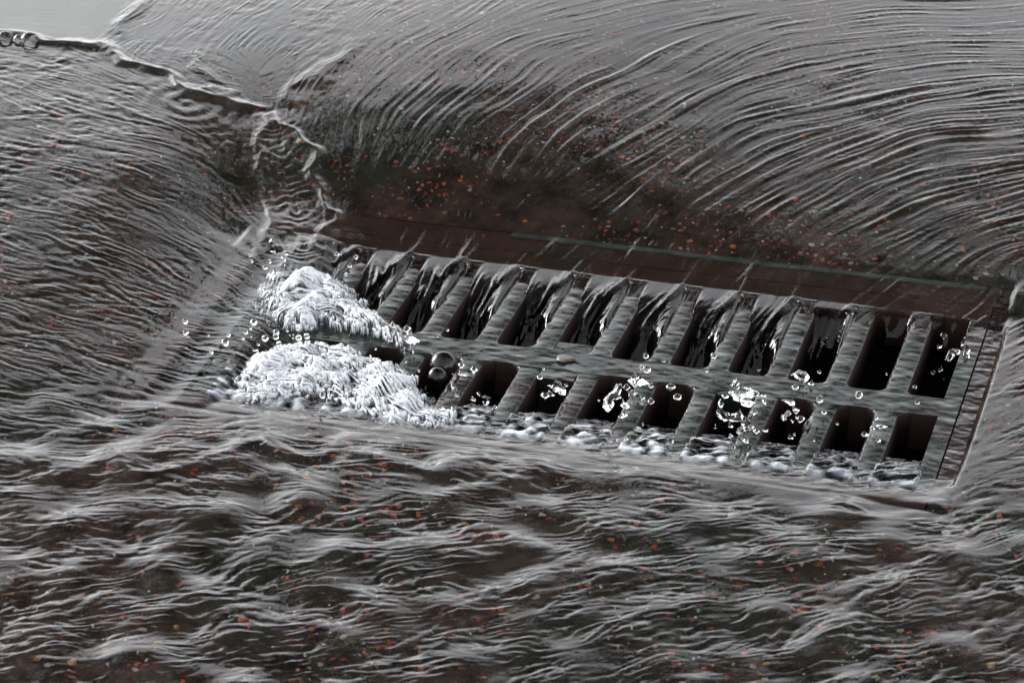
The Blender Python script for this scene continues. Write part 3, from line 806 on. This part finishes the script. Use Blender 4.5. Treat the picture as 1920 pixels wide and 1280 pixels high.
CH = [(744,310,6,'red'),(1048,315,6,'red'),(935,408,6,'red'),(770,415,7,'orange'),(985,420,7,'orange'),(992,372,5,'orange'),(1375,468,8,'orange'),(1490,380,8,'orange'),
 (1640,492,6,'orange'),(1275,425,6,'orange'),(72,541,7,'orange'),(150,528,5,'orange'),(270,300,6,'orange'),(268,398,6,'orange'),(380,315,5,'orange'),(180,100,8,'ochre'),(190,110,6,'red'),
 (210,885,9,'red'),(120,880,6,'red'),(420,900,6,'ochre'),(475,900,7,'ochre'),(550,888,7,'red'),(575,905,7,'orange'),(520,915,6,'orange'),(720,875,8,'orange'),(260,1012,7,'orange'),(345,1045,6,'orange'),
 (200,1120,7,'orange'),(450,1127,6,'ochre'),(455,1170,8,'orange'),(470,1183,7,'red'),(330,1180,7,'ochre'),(295,1215,9,'ochre'),(72,1242,10,'ochre'),(135,1250,9,'ochre'),(200,1225,7,'ochre'),
 (625,1242,6,'red'),(950,1168,6,'red'),(1210,1015,7,'red'),(1235,1020,6,'ochre'),(1415,1025,6,'red'),(1425,1062,7,'orange'),(1358,1078,6,'orange'),(1255,1095,6,'orange'),(1400,1100,6,'red'),(1205,1075,7,'red'),
 (1370,975,7,'white'),(1330,955,6,'orange'),(1655,1010,6,'ochre'),(1500,1152,8,'orange'),(1545,1188,8,'orange'),(1790,1145,8,'red'),(1705,1190,6,'orange'),(1750,1195,8,'orange'),(1395,1235,7,'orange'),(1438,1252,8,'ochre'),
 (1735,1230,7,'ochre'),(1860,1255,7,'ochre'),(1410,1225,6,'red'),(1320,1258,6,'orange'),(1875,970,6,'orange'),(1905,840,9,'red'),(1912,725,6,'orange'),(1535,150,6,'red'),(1735,160,6,'ochre'),(1430,148,6,'ochre'),
 (935,125,6,'orange'),(905,35,7,'white'),(1500,120,5,'red'),(1740,230,7,'red'),(700,195,5,'red'),(790,195,5,'red'),(775,235,6,'red'),(415,125,6,'red'),(345,115,5,'red'),(260,122,6,'orange'),(250,180,6,'red')]
for px, py, r, c in CH:
    stone(px, py, r * .62, c, {'orange': 'small orange stone chip seen through the running water', 'red': 'small red stone chip seen through the running water',
                         'ochre': 'small ochre stone chip seen through the running water', 'white': 'small pale stone chip seen through the running water'}[c])

def leaf():
    c = at(1060, 672, .001); v, f = [], []
    n = 18
    for i in range(n):
        a = 2 * math.pi * i / n
        r = 1 + .12 * math.sin(3 * a + 1) + .06 * math.sin(7 * a)
        v.append((.0066 * r * math.cos(a), .0050 * r * math.sin(a), .0003 + .0002 * math.sin(2 * a)))
    v += [(x * .55, y * .55, .0006) for x, y, z in v[:n]] + [(0, 0, .0005)] + [(x, y, .0001) for x, y, z in v[:n]]
    for i in range(n):
        j = (i + 1) % n
        f += [(i, j, n + j, n + i), (n + i, n + j, 2 * n), (2 * n + 1 + i, 2 * n + 1 + j, j, i)]
    o = mk('leaf', v, f, mat_simple('pale_leaf', (.075, .058, .045), (.045, .036, .03), 300, rough=.4, spec=.5)); o.location = c
    tag(o, 'pale oval leaf scrap stuck flat on the grate between two slots', 'leaf')
leaf()
def twig():
    pts = [at(1421,474,.006), at(1415,486,.0055), at(1408,503,.005), at(1402,515,.005), at(1393,533,.0048), at(1384,550,.0045)]
    secs = []
    for i, p in enumerate(pts):
        r = (.0011, .0014, .0010, .0011, .0008, .0004)[i]
        secs.append([(p.x + r * math.cos(a), p.y + .6 * r * math.sin(a), p.z + r * math.sin(a)) for a in [k_ * math.pi / 4 for k_ in range(8)]])
    o = mk('twig', *loft(secs), mat_simple('dark_twig', (.03, .035, .012), (.012, .012, .008), 200, rough=.5))
    tag(o, 'dark thin twig caught across the far edge of the frame', 'twig')
twig()

# ------------------------------------------------------------------ unseen tree, added so the water reflects something dark overhead
def added_tree():
    t = bpy.data.objects.new('added_tree', None); COL.objects.link(t); t.location = (8.2, 4.2, .05)
    tag(t, 'broad leafy tree added out of view over the gutter to give the water dark reflections', 'tree')
    g = np.random.default_rng(21)
    base = np.array(t.location)
    bark = mat_simple('bark', (.045, .035, .026), (.025, .020, .015), 6, rough=.9, spec=0)
    leafm = mat_simple('leaf_green', (.045, .065, .026), (.070, .090, .036), 1.5, rough=.6, spec=.1)
    # crown: leaf clumps over a wide dome, its lower edge shaped to darken reflections
    nc, per = 190, 200
    az = np.radians(g.uniform(-88, 62, nc)); low = np.exp(-((np.degrees(az) + 33) / 15) ** 2); el = np.radians(33 - 8 * low + (67 + 8 * low) * g.uniform(0, 1, nc) ** .9 + 3 * np.sin(az * 5)); r = g.uniform(6.0, 9.0, nc)
    cc = np.stack([r * np.sin(az) * np.cos(el), r * np.cos(az) * np.cos(el), r * np.sin(el)], -1)
    P_ = (cc[:, None] + g.normal(0, 1, (nc, per, 3)) * np.array([.48, .48, .30])).reshape(-1, 3)
    azp = np.degrees(np.arctan2(P_[:, 0], P_[:, 1])); P_ = P_[P_[:, 2] > (.55 - .11 * np.exp(-((azp + 33) / 15) ** 2) + .22 * g.uniform(0, 1, len(P_)) ** 2) * np.hypot(P_[:, 0], P_[:, 1])]
    n = len(P_)
    a = g.normal(0, 1, (n, 3)); a /= np.linalg.norm(a, axis=1)[:, None]
    b = np.cross(a, g.normal(0, 1, (n, 3))); b /= np.linalg.norm(b, axis=1)[:, None]
    L = g.uniform(.06, .13, n)[:, None]; W = L * .55
    Q = np.stack([P_ - a * L, P_ + b * W, P_ + a * L, P_ - b * W], 1).reshape(-1, 3) - base
    mk_np('crown', Q, np.arange(n * 4).reshape(-1, 4), leafm, t)
    # trunk and limbs
    parts = []
    def limb(pts, r0, r1):
        pts = [Vector(p) for p in pts]; secs = []
        for i, p in enumerate(pts):
            d_ = (pts[min(i + 1, len(pts) - 1)] - pts[max(i - 1, 0)]).normalized()
            u_ = d_.orthogonal().normalized(); v_ = d_.cross(u_); rr = r0 + (r1 - r0) * i / (len(pts) - 1)
            secs.append([p + (u_ * math.cos(q) + v_ * math.sin(q)) * rr for q in [j * math.pi / 5 for j in range(10)]])
        parts.append(loft(secs))
    limb([(0, 0, -.2), (-.1, .05, 1.5), (-.5, .1, 3.2), (-1.1, .1, 4.8)], .36, .24)
    for e_ in ((-4, 2.5, 6.8), (-7.5, 3.2, 7.0), (-10, .5, 7.2), (-6, -2, 7.6), (-2.5, -1.5, 7.0)):
        s0 = Vector((-1.0, .1, 4.6)); e2 = Vector(e_); mid = s0.lerp(e2, .5) + Vector((0, 0, .5))
        limb([s0, s0.lerp(mid, .5) + Vector((0, 0, .12)), mid, e2], .16, .03)
    mk('trunk', *merge(parts), bark, t)
added_tree()
